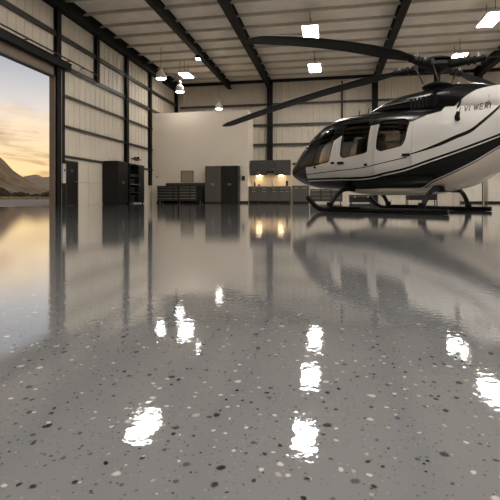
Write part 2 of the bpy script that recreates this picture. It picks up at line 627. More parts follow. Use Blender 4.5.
def pendant(x, y, z, r, label):
    t = thing('pendant_lamp', label, 'lamp', (x, y, z), 0, 'white bell pendant lamps')
    pr = [(r, 0), (r * .97, .05 * r / .28), (r * .80, .26 * r / .28), (r * .42, .40 * r / .28), (r * .30, .42 * r / .28), (r * .28, .60 * r / .28), (r * .12, .66 * r / .28), (r * .0, .66 * r / .28)]
    inner = [(max(0.0, a - .012), b - (.012 if b > 0 else 0)) for a, b in pr[::-1]]
    mb = MB()
    mb.lathe(pr[:-1] + [(0.0001, pr[-1][1])])
    mb.lathe([(0.0001, pr[3][1] - .012), (pr[3][0] - .012, pr[3][1] - .012), (pr[2][0] - .012, pr[2][1] - .01), (pr[1][0] - .012, pr[1][1]), (r - .012, .0), (r, 0)])
    s = mb.build('lamp_shade', M['shade'], t, True)
    MB().lathe([(0.0001, -.045), (r * .4, -.04), (r * .75, -.02), (r * .88, .02), (.0001, .05)]).build('bulb', M['pendant_glow'], t, True)
    MB().tube([(0, 0, .66 * r / .28), (0, 0, CZ - z)], .012, 8).build('cord', M['girt'], t)
    return t


def at(px, dep, z):
    """a point dep metres in front of the lens axis plane, at horizontal offset u = px*dep"""
    c, s = math.cos(math.radians(10.54)), math.sin(math.radians(10.54))
    u = px * dep
    return (u * c - dep * s, u * s + dep * c, z)


pendant(*at(-.207, 22.0, 6.38), .285, 'nearest and highest of the white bell pendant lamps')
pendant(*at(-.163, 24.0, 6.2), .27, 'white bell pendant lamp hanging just in front of the partition, right of another')
pendant(*at(-.072, 26.9, 5.85), .26, 'white pendant lamp peeping over the top of the beige partition')

# ------------------------------------------------------------------ cabinets along the partition
t = thing('tool_chest', 'long low black tool chest with many drawers under the wall niche', 'tool chest', (-9.62, 22.98, 0))
Wc = 2.62
MB().box(0, Wc, .02, .66, .10, .93, .008).build('body', M['black'], t)
MB().box(-.04, Wc + .03, -.02, .68, .93, .97, .006).build('worktop', M['black'], t)
MB().box(.30, Wc + .02, .52, .66, .97, 1.14, .006).build('back_shelf', M['char'], t)
for x0, x1 in ((.06, .94), (.98, 1.22), (1.30, 1.92), (1.96, 2.30)):
    for k in range(5):
        z0 = .14 + k * .158
        d = MB().box(x0, x1, 0, .03, z0, z0 + .14, .004).build('drawer', M['char'], t)
        MB().box(x0 + .02, x1 - .02, -.022, .004, z0 + .112, z0 + .134, .003).build('handle', M['chrome'], d)
MB().box(2.34, 2.60, 0, .03, .14, .91, .004).build('door', M['black'], t)
for x in (.12, 1.3, 2.5):
    for yy in (.1, .58):
        MB().lathe([(.045, -.02), (.055, -.012), (.055, .012), (.045, .02)], (x, yy, .055), 16, 'X').box(x - .03, x + .03, yy - .04, yy + .04, .085, .105).build('caster', M['galv'], t, True)


def tall_cabinet(x, y, w_, h_, m, label, rz=0.0, d_=.6, group=None):
    t = thing('tall_cabinet', label, 'cabinet', (x, y, 0), rz, group)
    MB().box(0, w_, .025, d_, .06, h_, .006).build('body', m, t)
    MB().box(.03, w_ - .03, .06, d_ - .02, 0, .06).build('plinth', M['black'], t)
    for k in (0, 1):
        x0 = .012 + k * (w_ / 2 - .006)
        x1 = x0 + w_ / 2 - .018
        dd = MB().box(x0, x1, 0, .022, .08, h_ - .04, .004).build('door', m, t)
        hx = x1 - .05 if k == 0 else x0 + .05
        MB().box(hx - .014, hx + .014, -.035, .002, h_ * .47, h_ * .47 + .13, .004).build('handle', M['chrome'], dd)
    MB().box(w_ / 2 - .035, w_ / 2 + .035, -.004, .02, h_ - .032, h_ - .012).build('badge', M['chrome'], t)
    return t


tall_cabinet(-6.83, 23.06, .90, 2.06, M['taupe'], 'grey tall two-door cabinet between the tool chest and the black cabinet')
tall_cabinet(-5.92, 23.06, .96, 2.06, M['black'], 'black tall two-door cabinet at the right end of the partition wall')
tall_cabinet(-9.47, 18.12, .98, 1.98, M['black'], 'large black two-door cabinet against the left wall by the service door', PI / 2, .80)

# open rack beside it
t = thing('tool_rack', 'black rack with open shelves and one tall door, between left wall cabinet and column', 'rack', (-9.55, 19.45, 0), PI / 2)
Wr, Hr, Dr = 1.65, 1.93, .68
MB().box(0, .05, 0, Dr, 0.04, Hr, .004).build('side_panel', M['black'], t)
MB().box(Wr - .05, Wr, 0, Dr, 0.04, Hr, .004).build('side_panel', M['black'], t)
MB().box(.98, 1.02, .02, Dr, 0.04, Hr, .004).build('divider', M['black'], t)
MB().box(.05, Wr - .05, Dr - .03, Dr, .04, Hr).build('back_panel', M['char'], t)
MB().box(0, Wr, 0, Dr, Hr, Hr + .04, .004).build('top', M['black'], t)
for z in (.06, .55, .95, 1.35, 1.42):
    MB().box(.05, .98, .02, Dr - .03, z, z + .03).build('shelf', M['galv'] if z == .95 else M['char'], t)
dd = MB().box(1.02, Wr - .02, 0, .025, .08, Hr - .02, .004).build('door', M['black'], t)
MB().box(1.06, 1.085, -.03, .002, .9, 1.05, .003).build('handle', M['chrome'], dd)
for x in (.06, Wr - .06):
    for yy in (.08, Dr - .08):
        MB().lathe([(.03, 0), (.03, .04)], (x, yy, 0), 12).build('foot', M['rubber'], t)
for k, (x, z, w2, h2) in enumerate(((.15, .98, .62, .22), (.18, .09, .60, .30), (.2, .58, .55, .20))):
    c = thing('storage_bin', ['black storage bin on the middle shelf of the rack', 'black storage bin on the bottom shelf of the rack', 'black storage bin on the second lowest shelf of the rack'][k], 'bin', (-9.55 - .12, 19.45 + x, z), PI / 2, 'black storage bins in the rack')
    MB().prism([(0.02, 0), (w2 - .02, 0), (w2, h2), (0, h2)], 'Y', 0, .4).build('bin_body', M['black'], c)
    MB().box(-.012, w2 + .012, -.015, .415, h2, h2 + .025, .005).build('rim', M['char'], c)
# small dark fixture above the rack
t = thing('wall_bracket', 'small dark wall bracket with a round knob above the open rack', 'bracket', (WX + .03, 21.1, 2.28), 0)
MB().box(0, .10, 0, 1.0, .06, .11, .006).build('rail', M['girt'], t)
MB().box(0, .04, .3, .75, .0, .2, .004).build('back_plate', M['girt'], t)
b = MB(); b.ball((.10, .62, .17), .06, .10, .06); b.build('knob', M['steel'], t, True)

# niche with a frame above the tool chest
nx0, nx1, nz0, nz1 = -8.47, -7.70, 1.20, 1.86
t = thing('wall_hatch', 'small square beige framed hatch on the partition above the tool chest', 'hatch', (nx0, PY0, nz0))
nw, nh = nx1 - nx0, nz1 - nz0
MB().box(.04, nw - .04, -.012, 0, .04, nh - .04).build('hatch_panel', M['counter'], t)
MB().box(0, .045, -.04, 0, 0, nh).box(nw - .045, nw, -.04, 0, 0, nh).box(.045, nw - .045, -.04, 0, 0, .045).box(.045, nw - .045, -.04, 0, nh - .045, nh).build('frame', M['jamb'], t)
b = MB(); b.ball((nw * .5, -.02, nh - .1), .025, .015, .025); b.build('latch', M['girt'], t, True)
t = thing('wall_thermostat', 'tiny wall thermostat near the left edge of the beige partition', 'thermostat', (-9.98, PY0, 1.45))
MB().box(0, .10, -.03, 0, 0, .13, .006).build('cover', M['counter'], t)
MB().box(.03, .07, -.034, -.03, .06, .10).build('dial', M['char'], t)
t = thing('wall_phone', 'small black box on the partition right of the black tall cabinet', 'wall box', (-4.86, PY0, 1.28))
MB().box(0, .16, -.09, 0, 0, .24, .012).build('housing', M['black'], t)
MB().box(.03, .13, -.10, -.09, .13, .20).build('panel', M['char'], t)

# ------------------------------------------------------------------ kitchenette
KX, KY = -4.5, 23.82
for k in range(4):
    wk = .575
    x = KX + k * wk
    t = thing('base_cabinet', ['leftmost grey base cabinet of the kitchenette, beside the partition', 'second grey base cabinet of the kitchenette from the partition', 'third grey base cabinet of the kitchenette from the partition', 'rightmost of the four grey base cabinets under the kitchenette worktop'][k], 'cabinet', (x, KY, 0), 0, 'kitchenette base cabinets')
    MB().box(.004, wk - .004, .022, .60, .10, .90, .003).build('body', M['taupe'], t)
    MB().box(0.004, wk - .004, .08, .58, 0, .10).build('plinth', M['black'], t)
    n = 2 if k == 3 else 1
    for j in range(n):
        a, b = .01 + j * (wk - .02) / n, .01 + (j + 1) * (wk - .02) / n - .006
        dr = MB().box(a, b, 0, .02, .70, .88, .003).build('drawer', M['taupe'], t)
        MB().box((a + b) / 2 - .10, (a + b) / 2 + .10, -.028, .002, .79, .81, .003).build('handle', M['chrome'], dr)
        dd = MB().box(a, b, 0, .02, .12, .69, .003).build('door', M['taupe'], t)
        MB().box((a + b) / 2 - .09, (a + b) / 2 + .09, -.028, .002, .63, .65, .003).build('handle', M['chrome'], dd)
tag(MB().box(KX - .01, KX + 2.32, KY - .03, KY + .62, .90, .945, .004).build('worktop', M['counter']), 'long pale worktop across the kitchenette base cabinets', 'worktop')
for k in range(5):
    wk = .46
    x = KX + .03 + k * wk
    lab = ['leftmost dark wall cabinet above the kitchenette', 'second dark wall cabinet from the left above the kitchenette', 'short middle wall cabinet above the kitchenette with a hood below', 'fourth dark wall cabinet from the left above the kitchenette', 'rightmost dark wall cabinet above the kitchenette'][k]
    t = thing('wall_cabinet', lab, 'cabinet', (x, KY + .25, 1.58), 0, 'kitchenette wall cabinets')
    z0 = .20 if k == 2 else 0
    MB().box(.003, wk - .003, .02, .38, z0, .84, .003).build('body', M['char'], t)
    dd = MB().box(.006, wk - .006, 0, .019, z0 + .01, .83, .003).build('door', M['char'], t)
    hx = wk - .05 if k % 2 == 0 else .05
    MB().box(hx - .008, hx + .008, -.025, .002, z0 + .04, z0 + .18, .003).build('handle', M['galv'], dd)
t = thing('range_hood', 'slim dark hood under the middle wall cabinet of the kitchenette', 'hood', (KX + .03 + 2 * .46, KY + .24, 1.68))
MB().prism([(0, 0.0), (.36, 0), (.36, .10), (.08, .10)], 'X', .01, .45).build('canopy', M['black'], t)
MB().box(.14, .32, -.004, .004, .02, .035).build('control_strip', M['galv'], t)
for k, x in enumerate((.52, 1.78)):
    t = thing('under_cabinet_lamp', ['left warm lamp glowing under the kitchenette wall cabinets', 'right warm lamp glowing under the kitchenette wall cabinets'][k], 'lamp', (KX + x, KY + .42, 1.548), 0, 'under-cabinet lamps')
    MB().box(-.16, .16, -.04, .04, .012, .032, .003).build('housing', M['shade'], t)
    MB().box(-.15, .15, -.03, .03, .0, .012).build('diffuser', M['under_glow'], t)
# things on the worktop
def bottle(x, y, r, h, label, m):
    t = thing('bottle', label, 'bottle', (x, y, .945))
    MB().lathe([(r, 0), (r, h * .62), (r * .45, h * .75), (r * .4, h * .92)], seg=18).build('bottle_body', m, t, True)
    MB().lathe([(r * .48, h * .92), (r * .48, h)], seg=14).build('cap', M['black'], t, True)
bottle(KX + .28, KY + .35, .045, .30, 'dark bottle at the left end of the kitchenette worktop', M['black'])
t = thing('mug', 'small dark mug on the worktop beside the left bottle', 'mug', (KX + .52, KY + .36, .945))
MB().lathe([(.04, 0), (.05, .02), (.05, .11), (.044, .11), (.042, .02), (.0001, .015)], seg=20).build('cup', M['char'], t, True)
MB().tube([(.045, 0, .09), (.085, 0, .085), (.09, 0, .05), (.045, 0, .03)], .008, 8).build('handle', M['char'], t, True)
t = thing('faucet', 'thin dark tap standing at the middle of the kitchenette worktop', 'tap', (KX + 1.26, KY + .48, .945))
MB().tube([(0, 0, 0), (0, 0, .26), (0, -.03, .31), (0, -.10, .32), (0, -.14, .29), (0, -.14, .25)], .014, 10).build('spout', M['black'], t, True)
MB().lathe([(.03, 0), (.026, .03)], seg=16).build('base', M['black'], t, True)
MB().tube([(.02, 0, .05), (.08, 0, .09)], .008, 8).build('lever', M['black'], t, True)
t = thing('coffee_maker', 'dark coffee maker at the right end of the kitchenette worktop', 'coffee maker', (KX + 2.12, KY + .25, .945))
MB().box(-.06, .06, 0, .2, 0, .03, .004).box(-.06, .06, .12, .2, .03, .24, .004).box(-.06, .06, 0, .2, .22, .30, .006).build('body', M['black'], t)
MB().lathe([(.035, .03), (.05, .06), (.05, .12), (.035, .15)], (0, .06, 0), 16).build('jug', M['char'], t, True)

# low units behind the helicopter nose
t = thing('low_cabinet', 'low dark two-door cabinet right of the kitchenette, behind the helicopter nose', 'cabinet', (-2.06, KY + .02, 0))
MB().box(0, .92, .022, .60, .08, .93, .004).build('body', M['taupe'], t)
MB().box(.02, .90, .06, .58, 0, .08).build('plinth', M['black'], t)
MB().box(-.01, .93, -.015, .61, .93, .96, .004).build('top', M['black'], t)
for k in (0, 1):
    dd = MB().box(.01 + k * .455, .455 + k * .455, 0, .02, .1, .91, .003).build('door', M['taupe'], t)
    MB().box(.12 + k * .455, .34 + k * .455, -.026, .002, .82, .84, .003).build('handle', M['chrome'], dd)
t = thing('tool_chest', 'low black drawer chest on the floor under the helicopter nose', 'tool chest', (-1.08, 24.0, 0))
MB().box(0, 1.75, .02, .6, .09, .78, .006).build('body', M['black'], t)
for x0, x1 in ((.04, .56), (.60, 1.12), (1.16, 1.71)):
    for k in range(3):
        z0 = .12 + k * .215
        d = MB().box(x0, x1, 0, .03, z0, z0 + .19, .004).build('drawer', M['char'], t)
        MB().box(x0 + .03, x1 - .03, -.022, .004, z0 + .15, z0 + .175, .003).build('handle', M['galv'], d)
for x in (.1, 1.65):
    for yy in (.1, .52):
        MB().lathe([(.045, -.02), (.05, 0), (.045, .02)], (x, yy, .05), 14, 'X').box(x - .03, x + .03, yy - .03, yy + .03, .07, .095).build('caster', M['rubber'], t, True)
t = thing('equipment_case', 'low dark equipment case on the floor behind the helicopter front leg', 'case', (1.05, 24.2, 0))
MB().box(0, 1.25, 0, .6, .04, .34, .02).build('case_body', M['black'], t)
MB().box(-.005, 1.255, -.005, .605, .34, .46, .02).build('lid', M['char'], t)
for x in (.25, .95):
    MB().box(x, x + .08, -.02, 0, .29, .40, .004).build('latch', M['galv'], t)
for x in (.1, 1.15):
    for yy in (.08, .52):
        MB().lathe([(.03, 0), (.03, .04)], (x, yy, 0), 12).build('foot', M['rubber'], t)
for k, (x, w2, h2, lab) in enumerate(((7.1, 1.0, 1.15, 'white low cabinet behind the rear landing leg, left one of two'), (8.4, 1.5, 1.32, 'wider white low cabinet at the far right behind the helicopter tail'))):
    t = thing('low_cabinet', lab, 'cabinet', (x, 25.2, 0), 0)
    MB().box(0, w2, .022, .6, .10, h2, .006).build('body', M['white'], t)
    MB().box(.02, w2 - .02, .06, .58, 0, .10).build('plinth', M['black'], t)
    for j in (0, 1):
        dd = MB().box(.01 + j * w2 / 2, w2 / 2 - .006 + j * w2 / 2, 0, .02, .12, h2 - .02, .003).build('door', M['white'], t)
        MB().box(w2 / 2 + (-.06 if j == 0 else .04), w2 / 2 + (-.04 if j == 0 else .06), -.025, .002, h2 * .5, h2 * .5 + .14, .003).build('handle', M['chrome'], dd)
t = thing('service_cart', 'dark wheeled service cart behind the rear landing legs', 'cart', (4.2, 25.0, 0))
MB().box(0, 1.6, 0, .6, .62, .80, .01).build('tray', M['black'], t)
MB().box(.06, 1.54, .02, .58, .16, .62, .01).build('cabinet_body', M['char'], t)
for k in (0, 1):
    MB().box(.08 + k * .73, .79 + k * .73, 0, .02, .18, .60, .004).build('door', M['black'], t)
for x in (.04, 1.56):
    for yy in (.04, .56):
        MB().tube([(x, yy, .14), (x, yy, .64)], .022, 8).build('post', M['black'], t)
        MB().lathe([(.06, -.02), (.07, 0), (.06, .02)], (x, yy, .07), 16, 'X').build('wheel', M['rubber'], t, True)
MB().tube([(1.6, .05, .76), (1.74, .08, .9), (1.74, .52, .9), (1.6, .55, .76)], .015, 8).build('push_handle', M['galv'], t, True)
b = thing('toolbox', 'dark toolbox lying on top of the service cart', 'toolbox', (4.5, 25.1, .80))
MB().box(0, .62, 0, .3, 0, .22, .012).build('box_body', M['char'], b)
MB().box(-.005, .625, -.005, .305, .22, .28, .012).build('lid', M['black'], b)
MB().tube([(.2, .15, .28), (.2, .15, .33), (.42, .15, .33), (.42, .15, .28)], .012, 8).build('handle', M['galv'], b, True)

# ------------------------------------------------------------------ outdoors
tag_ap = struct(MB().box(-62, WX, -120, 170, -.29, -.02).build('apron', M['asphalt']))
mb = MB()
mb.box(-1500, -20, -900, 1500, -.6, -.30)
struct(mb.build('desert_ground', M['desert']))
CY, SY = math.cos(math.radians(10.54)), math.sin(math.radians(10.54))


def ridge(name, R0, R1, R2, table, m, label, rough, seed):
    """a mountain range laid out by bearing (degrees left of straight down the hall) and distance; table: bearing -> crest height"""
    bm = bmesh.new()
    A0, A1 = table[0][0], table[-1][0]
    na, nr = 170, 26
    rows = []
    for i in range(na + 1):
        a = A0 + (A1 - A0) * i / na
        for (a0, h0), (a1, h1) in zip(table, table[1:]):
            if a0 <= a <= a1:
                hc = h0 + (h1 - h0) * (a - a0) / (a1 - a0)
        row = []
        for j in range(nr + 1):
            f = j / nr
            r = R0 + (R2 - R0) * f
            rc = (R1 - R0) / (R2 - R0)
            g = (f / rc) ** 1.35 if f < rc else max(0, 1 - ((f - rc) / (1 - rc)) ** 1.3)
            x, y = -r * math.sin(math.radians(a)), r * math.cos(math.radians(a))
            nz = noise.fractal(Vector((x * rough, y * rough, seed)), 0.9, 2.1, 6)
            z = hc * g * (1 + .16 * nz * (1.0 - .55 * g))
            row.append(bm.verts.new((x, y, z - .5)))
        rows.append(row)
    for A, B in zip(rows, rows[1:]):
        for j in range(nr):
            bm.faces.new((A[j], B[j], B[j + 1], A[j + 1]))
    bmesh.ops.recalc_face_normals(bm, faces=bm.faces)
    me = bpy.data.meshes.new(name)
    bm.to_mesh(me)
    bm.free()
    o = link(name, me, m, None, True, 60)
    return tag(o, label, 'mountain')


ridge('mountain', 300, 430, 600, [(31, 0), (34, 3.0), (35.3, 7.6), (36.2, 9.4), (37.1, 13.5), (37.9, 17.5), (38.8, 23.0), (39.4, 26.5), (39.8, 30), (40.3, 35), (40.7, 38), (42, 46), (44, 50), (47, 42), (52, 48), (60, 30), (70, 20), (80, 0)],
      M['mountain'], 'steep brown rocky mountain at the left seen through the hangar door', .02, 3.1)
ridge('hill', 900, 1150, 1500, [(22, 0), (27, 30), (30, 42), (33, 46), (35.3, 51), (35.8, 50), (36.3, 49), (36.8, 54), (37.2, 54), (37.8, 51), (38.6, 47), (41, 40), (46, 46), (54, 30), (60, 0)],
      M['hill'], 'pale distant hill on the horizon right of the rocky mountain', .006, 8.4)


def bush(bearing, r, wid, hgt, label, seed):
    rnd = random.Random(seed)
    t = thing('desert_bush', label, 'bush', (-r * math.sin(math.radians(bearing)), r * math.cos(math.radians(bearing)), -.30), math.radians(bearing), 'desert bushes beyond the apron')
    mb = MB()
    for k in range(16):
        x = rnd.uniform(-.5, .5) * wid
        env = math.sqrt(max(.05, 1 - (2 * x / wid) ** 2))
        rr = rnd.uniform(.22, .34) * hgt
        z = rnd.uniform(.25, .75) * hgt * env
        vs = mb.ball((x, rnd.uniform(-.3, .3) * wid * .6, max(z, rr * .6)), rr * 1.25, rr * 1.2, rr, 3)
        for v in vs:
            v.co += Vector((noise.noise(v.co * 2.1 + Vector((seed, 0, 0))), noise.noise(v.co * 2.1 + Vector((0, seed, 9))), noise.noise(v.co * 2.1 + Vector((5, 0, seed))))) * rr * .55
    mb.build('foliage', M['bush'], t)
    mb = MB()
    for k in range(5):
        a = rnd.uniform(0, 2 * PI)
        mb.tube([(0.1 * math.cos(a), .1 * math.sin(a), 0), (.25 * wid * math.cos(a), .2 * wid * math.sin(a), hgt * .6)], [.06, .02], 6)
    mb.build('stem', M['trunk'], t)


for i, (b, r, wd, hg, lab) in enumerate((
        (41.2, 118, 4.2, 3.6, 'tallest dark bush at the left edge of the door view'),
        (38.3, 124, 4.6, 2.3, 'wide low dark bush in the middle of the door view'),
        (37.05, 130, 1.4, 1.9, 'small dark bush right of the middle bush in the door view'),
        (35.7, 126, 2.6, 2.6, 'dark bush beside the door column in the door view'),
        (39.25, 128, 1.3, 2.2, 'upright bush behind and right of the tallest bush'),
        (42.6, 122, 5.0, 3.0, 'dark bush just past the left edge of the view'),
        (34.3, 130, 4.0, 2.2, 'dark bush hidden mostly behind the door column'))):
    bush(b, r, wd, hg, lab, 11 + i)
bm = bmesh.new()
rnd = random.Random(5)
for k in range(2600):
    a = math.radians(rnd.uniform(31, 47))
    x = -rnd.uniform(62.6, 70.5)
    y = -x / math.tan(a)
    h_ = rnd.uniform(.35, .95)
    an = rnd.uniform(0, PI)
    dx, dy = math.cos(an) * .22, math.sin(an) * .22
    z0 = -.3
    v = [bm.verts.new(q) for q in ((x - dx, y - dy, z0), (x + dx, y + dy, z0), (x + dx * 1.6 + rnd.uniform(-.1, .1), y + dy * 1.6, z0 + h_ * .8), (x, y, z0 + h_), (x - dx * 1.6, y - dy * 1.6, z0 + h_ * .75))]
    bm.faces.new(v)
me = bpy.data.meshes.new('dry_grass')
bm.to_mesh(me)
bm.free()
g = link('dry_grass', me, M['grass'])
tag(g, 'strip of dry tan grass between the apron and the bushes', 'grass')
g['kind'] = 'stuff'

# ------------------------------------------------------------------ helicopter
# stations along the body: x forward (m), z up, y to its left
ZT = [(2.85, .95), (2.75, 1.08), (2.6, 1.22), (2.3, 1.54), (2.0, 1.79), (1.75, 1.93), (1.5, 2.0), (1.2, 2.05), (.6, 2.08), (0, 2.06), (-.7, 2.02), (-1.3, 2.06), (-1.9, 2.1), (-2.5, 2.1), (-3.5, 2.06), (-7.6, 1.98)]
ZB = [(2.85, .83), (2.7, .73), (2.4, .59), (2.0, .5), (1.5, .46), (1.1, .43), (.5, .38), (-.6, .40), (-1.0, .45), (-1.3, .54), (-1.77, .83), (-2.3, 1.2), (-3, 1.5), (-7.6, 1.76)]
WD = [(2.85, .10), (2.7, .30), (2.4, .50), (2.0, .66), (1.5, .77), (1, .82), (0, .82), (-.7, .78), (-1.2, .67), (-1.8, .48), (-2.5, .31), (-3.5, .2), (-7.6, .1)]
NX = [(2.85, 2), (2.0, 2.3), (1.2, 3), (-.5, 3), (-1.5, 2.5), (-3, 2), (-7.6, 2)]


class Curve:
    """monotone-ish smooth interpolation (Catmull-Rom on uneven knots)"""

    def __init__(self, T):
        self.T = sorted(T)
        T = self.T
        n = len(T)
        d = [(T[i + 1][1] - T[i][1]) / (T[i + 1][0] - T[i][0]) for i in range(n - 1)]
        self.m = [d[0]] + [0 if d[i - 1] * d[i] <= 0 else 2 * d[i - 1] * d[i] / (d[i - 1] + d[i]) for i in range(1, n - 1)] + [d[-1]]

    def __call__(self, x):
        T = self.T
        if x <= T[0][0]:
            return T[0][1]
        for i in range(len(T) - 1):
            if x <= T[i + 1][0]:
                h = T[i + 1][0] - T[i][0]
                t = (x - T[i][0]) / h
                return ((1 + 2 * t) * (1 - t) ** 2 * T[i][1] + t * (1 - t) ** 2 * h * self.m[i] + t * t * (3 - 2 * t) * T[i + 1][1] + t * t * (t - 1) * h * self.m[i + 1])
        return T[-1][1]


zt_, zb_, wd_, nx_ = Curve(ZT), Curve(ZB), Curve(WD), Curve(NX)


def half_width(s, z):
    a, b, w_, n = zt_(s), zb_(s), wd_(s), nx_(s)
    zc = b + .45 * (a - b)
    v = (z - zc) / (a - zc) if z > zc else (zc - z) / (zc - b)
    return w_ * max(0.0, 1 - min(1, abs(v)) ** n) ** (1 / n)


def loft(bm, stations, inset, ns=72, flip=False, mi=0, top=zt_, bot=zb_, wid=wd_, exp=nx_, mid=.45):
    rings = []
    for s in stations:
        a, b, w_, n = top(s) - inset, bot(s) + inset, max(.02, wid(s) - inset), exp(s)
        zc = b + mid * (a - b)
        ring = []
        for k in range(ns):
            an = 2 * PI * k / ns
            c, q = math.cos(an), math.sin(an)
            y = w_ * math.copysign(abs(c) ** (2 / n), c)
            z = zc + (a - zc if q > 0 else zc - b) * math.copysign(abs(q) ** (2 / n), q)
            ring.append(bm.verts.new((s, y, z)))
        rings.append(ring)
    fs = []
    for A, B in zip(rings, rings[1:]):
        for k in range(ns):
            fs.append(bm.faces.new((A[k], B[k], B[(k + 1) % ns], A[(k + 1) % ns])))
    for R, e in ((rings[0], 1), (rings[-1], -1)):
        c = sum((v.co for v in R), Vector()) / ns
        cv = bm.verts.new(c + Vector((.03 * e * (0 if inset else 1), 0, 0)))
        for k in range(ns):
            f = (R[k], R[(k + 1) % ns], cv)
            fs.append(bm.faces.new(f if e > 0 else f[::-1]))
    for f in fs:
        f.material_index = mi
    bmesh.ops.recalc_face_normals(bm, faces=fs)
    # outward check
    tot = sum((f.normal.dot(f.calc_center_median() - Vector((.4, 0, 1.3)))) for f in fs)
    if (tot < 0) != flip:
        bmesh.ops.reverse_faces(bm, faces=fs)
    return fs


def stations(a, b, n):
    return [a + (b - a) * i / n for i in range(n + 1)]


ST_OUT = [2.85, 2.80, 2.75, 2.69, 2.62, 2.54] + stations(2.46, -2.5, 62) + stations(-2.7, -7.6, 16)


def shell_mesh(o1, o2, s_in=None):
    bm = bmesh.new()
    st = ST_OUT if o1 == 0 else [2.80] + ST_OUT[2:]
    loft(bm, st, o1, mi=0)
    loft(bm, s_in or stations(2.70, -1.75, 50), o2, flip=True, mi=1)
    me = bpy.data.meshes.new('tmp_shell')
    bm.to_mesh(me)
    bm.free()
    return me


def prisms_mesh(items, mi=1):
    mb = MB()
    for poly, y0, y1 in items:
        mb.prism(poly, 'Y', y0, y1)
    bmesh.ops.recalc_face_normals(mb.bm, faces=mb.bm.faces)
    for f in mb.bm.faces:
        f.material_index = mi
    me = bpy.data.meshes.new('tmp_prism')
    mb.bm.to_mesh(me)
    mb.bm.free()
    return me


def boolean(me, ops):
    """me minus / intersected with each (operation, mesh)"""
    a = bpy.data.objects.new('tmp_a', me)
    COL.objects.link(a)
    if len(me.materials) < 2:
        me.materials.append(None)
        me.materials.append(None)
    tmp = [a]
    for op, m2 in ops:
        if len(m2.materials) < 2:
            m2.materials.append(None)
            m2.materials.append(None)
        b = bpy.data.objects.new('tmp_b', m2)
        COL.objects.link(b)
        tmp.append(b)
        md = a.modifiers.new('b', 'BOOLEAN')
        md.operation = op
        md.solver = 'EXACT'
        md.use_self = False
        md.object = b
    bpy.context.view_layer.update()
    dg = bpy.context.evaluated_depsgraph_get()
    out = bpy.data.meshes.new_from_object(a.evaluated_get(dg))
    for o in tmp:
        bpy.data.objects.remove(o)
    out.materials.clear()
    return out


def rounded(poly, r=.05, seg=5):
    n = len(poly)
    out = []
    for i in range(n):
        p, a, b = Vector(poly[i]), Vector(poly[i - 1]), Vector(poly[(i + 1) % n])
        u, v = (a - p), (b - p)
        rr = min(r, u.length * .45, v.length * .45)
        p0, p1 = p + u.normalized() * rr, p + v.normalized() * rr
        for k in range(seg + 1):
            t = k / seg
            q = p0 * (1 - t) ** 2 + p * 2 * t * (1 - t) + p1 * t * t
            out.append((q.x, q.y))
    return out


def inset_poly(poly, d):
    n = len(poly)
    ar = sum(poly[i][0] * poly[(i + 1) % n][1] - poly[(i + 1) % n][0] * poly[i][1] for i in range(n))
    sg = 1 if ar > 0 else -1
    out = []
    for i in range(n):
        p, a, b = Vector(poly[i]), Vector(poly[i - 1]), Vector(poly[(i + 1) % n])
        e1, e2 = (p - a).normalized(), (b - p).normalized()
        n1, n2 = Vector((-e1.y, e1.x)) * sg, Vector((-e2.y, e2.x)) * sg
        m = (n1 + n2)
        m = m / max(.5, m.dot(n1)) if m.length > 1e-6 else n1
        q = p + m * d
        out.append((q.x, q.y))
    return out


W1 = rounded([(1.545, 1.735), (1.25, 1.735), (1.275, 1.476), (1.40, 1.064), (1.86, .995), (1.745, 1.288)], .05)
W2 = rounded([(1.03, 1.83), (.50, 1.825), (.435, 1.74), (.49, 1.192), (.56, 1.165), (1.03, 1.10), (1.10, 1.15), (1.06, 1.60)], .06)
W3 = rounded([(.25, 1.81), (-.23, 1.79), (-.335, 1.72), (-.275, 1.363), (-.215, 1.254), (.217, 1.178), (.308, 1.237), (.29, 1.45)], .07)
WS = rounded([(1.70, 1.90), (1.80, 1.62), (2.02, 1.37), (2.40, 1.03), (3.2, 1.03), (3.2, 2.3), (1.70, 2.3)], .03)
PL = rounded([(.415, 1.80), (.385, 1.80), (.39, 1.34), (.42, 1.34)], .01)
D1 = rounded([(1.20, 1.90), (.385, 1.90), (.37, 1.5), (.385, .70), (1.24, .70), (1.215, 1.45)], .04)
D2 = rounded([(.352, 1.90), (-.405, 1.88), (-.40, 1.5), (-.385, .86), (-.30, .74), (.36, .70), (.34, 1.5)], .04)


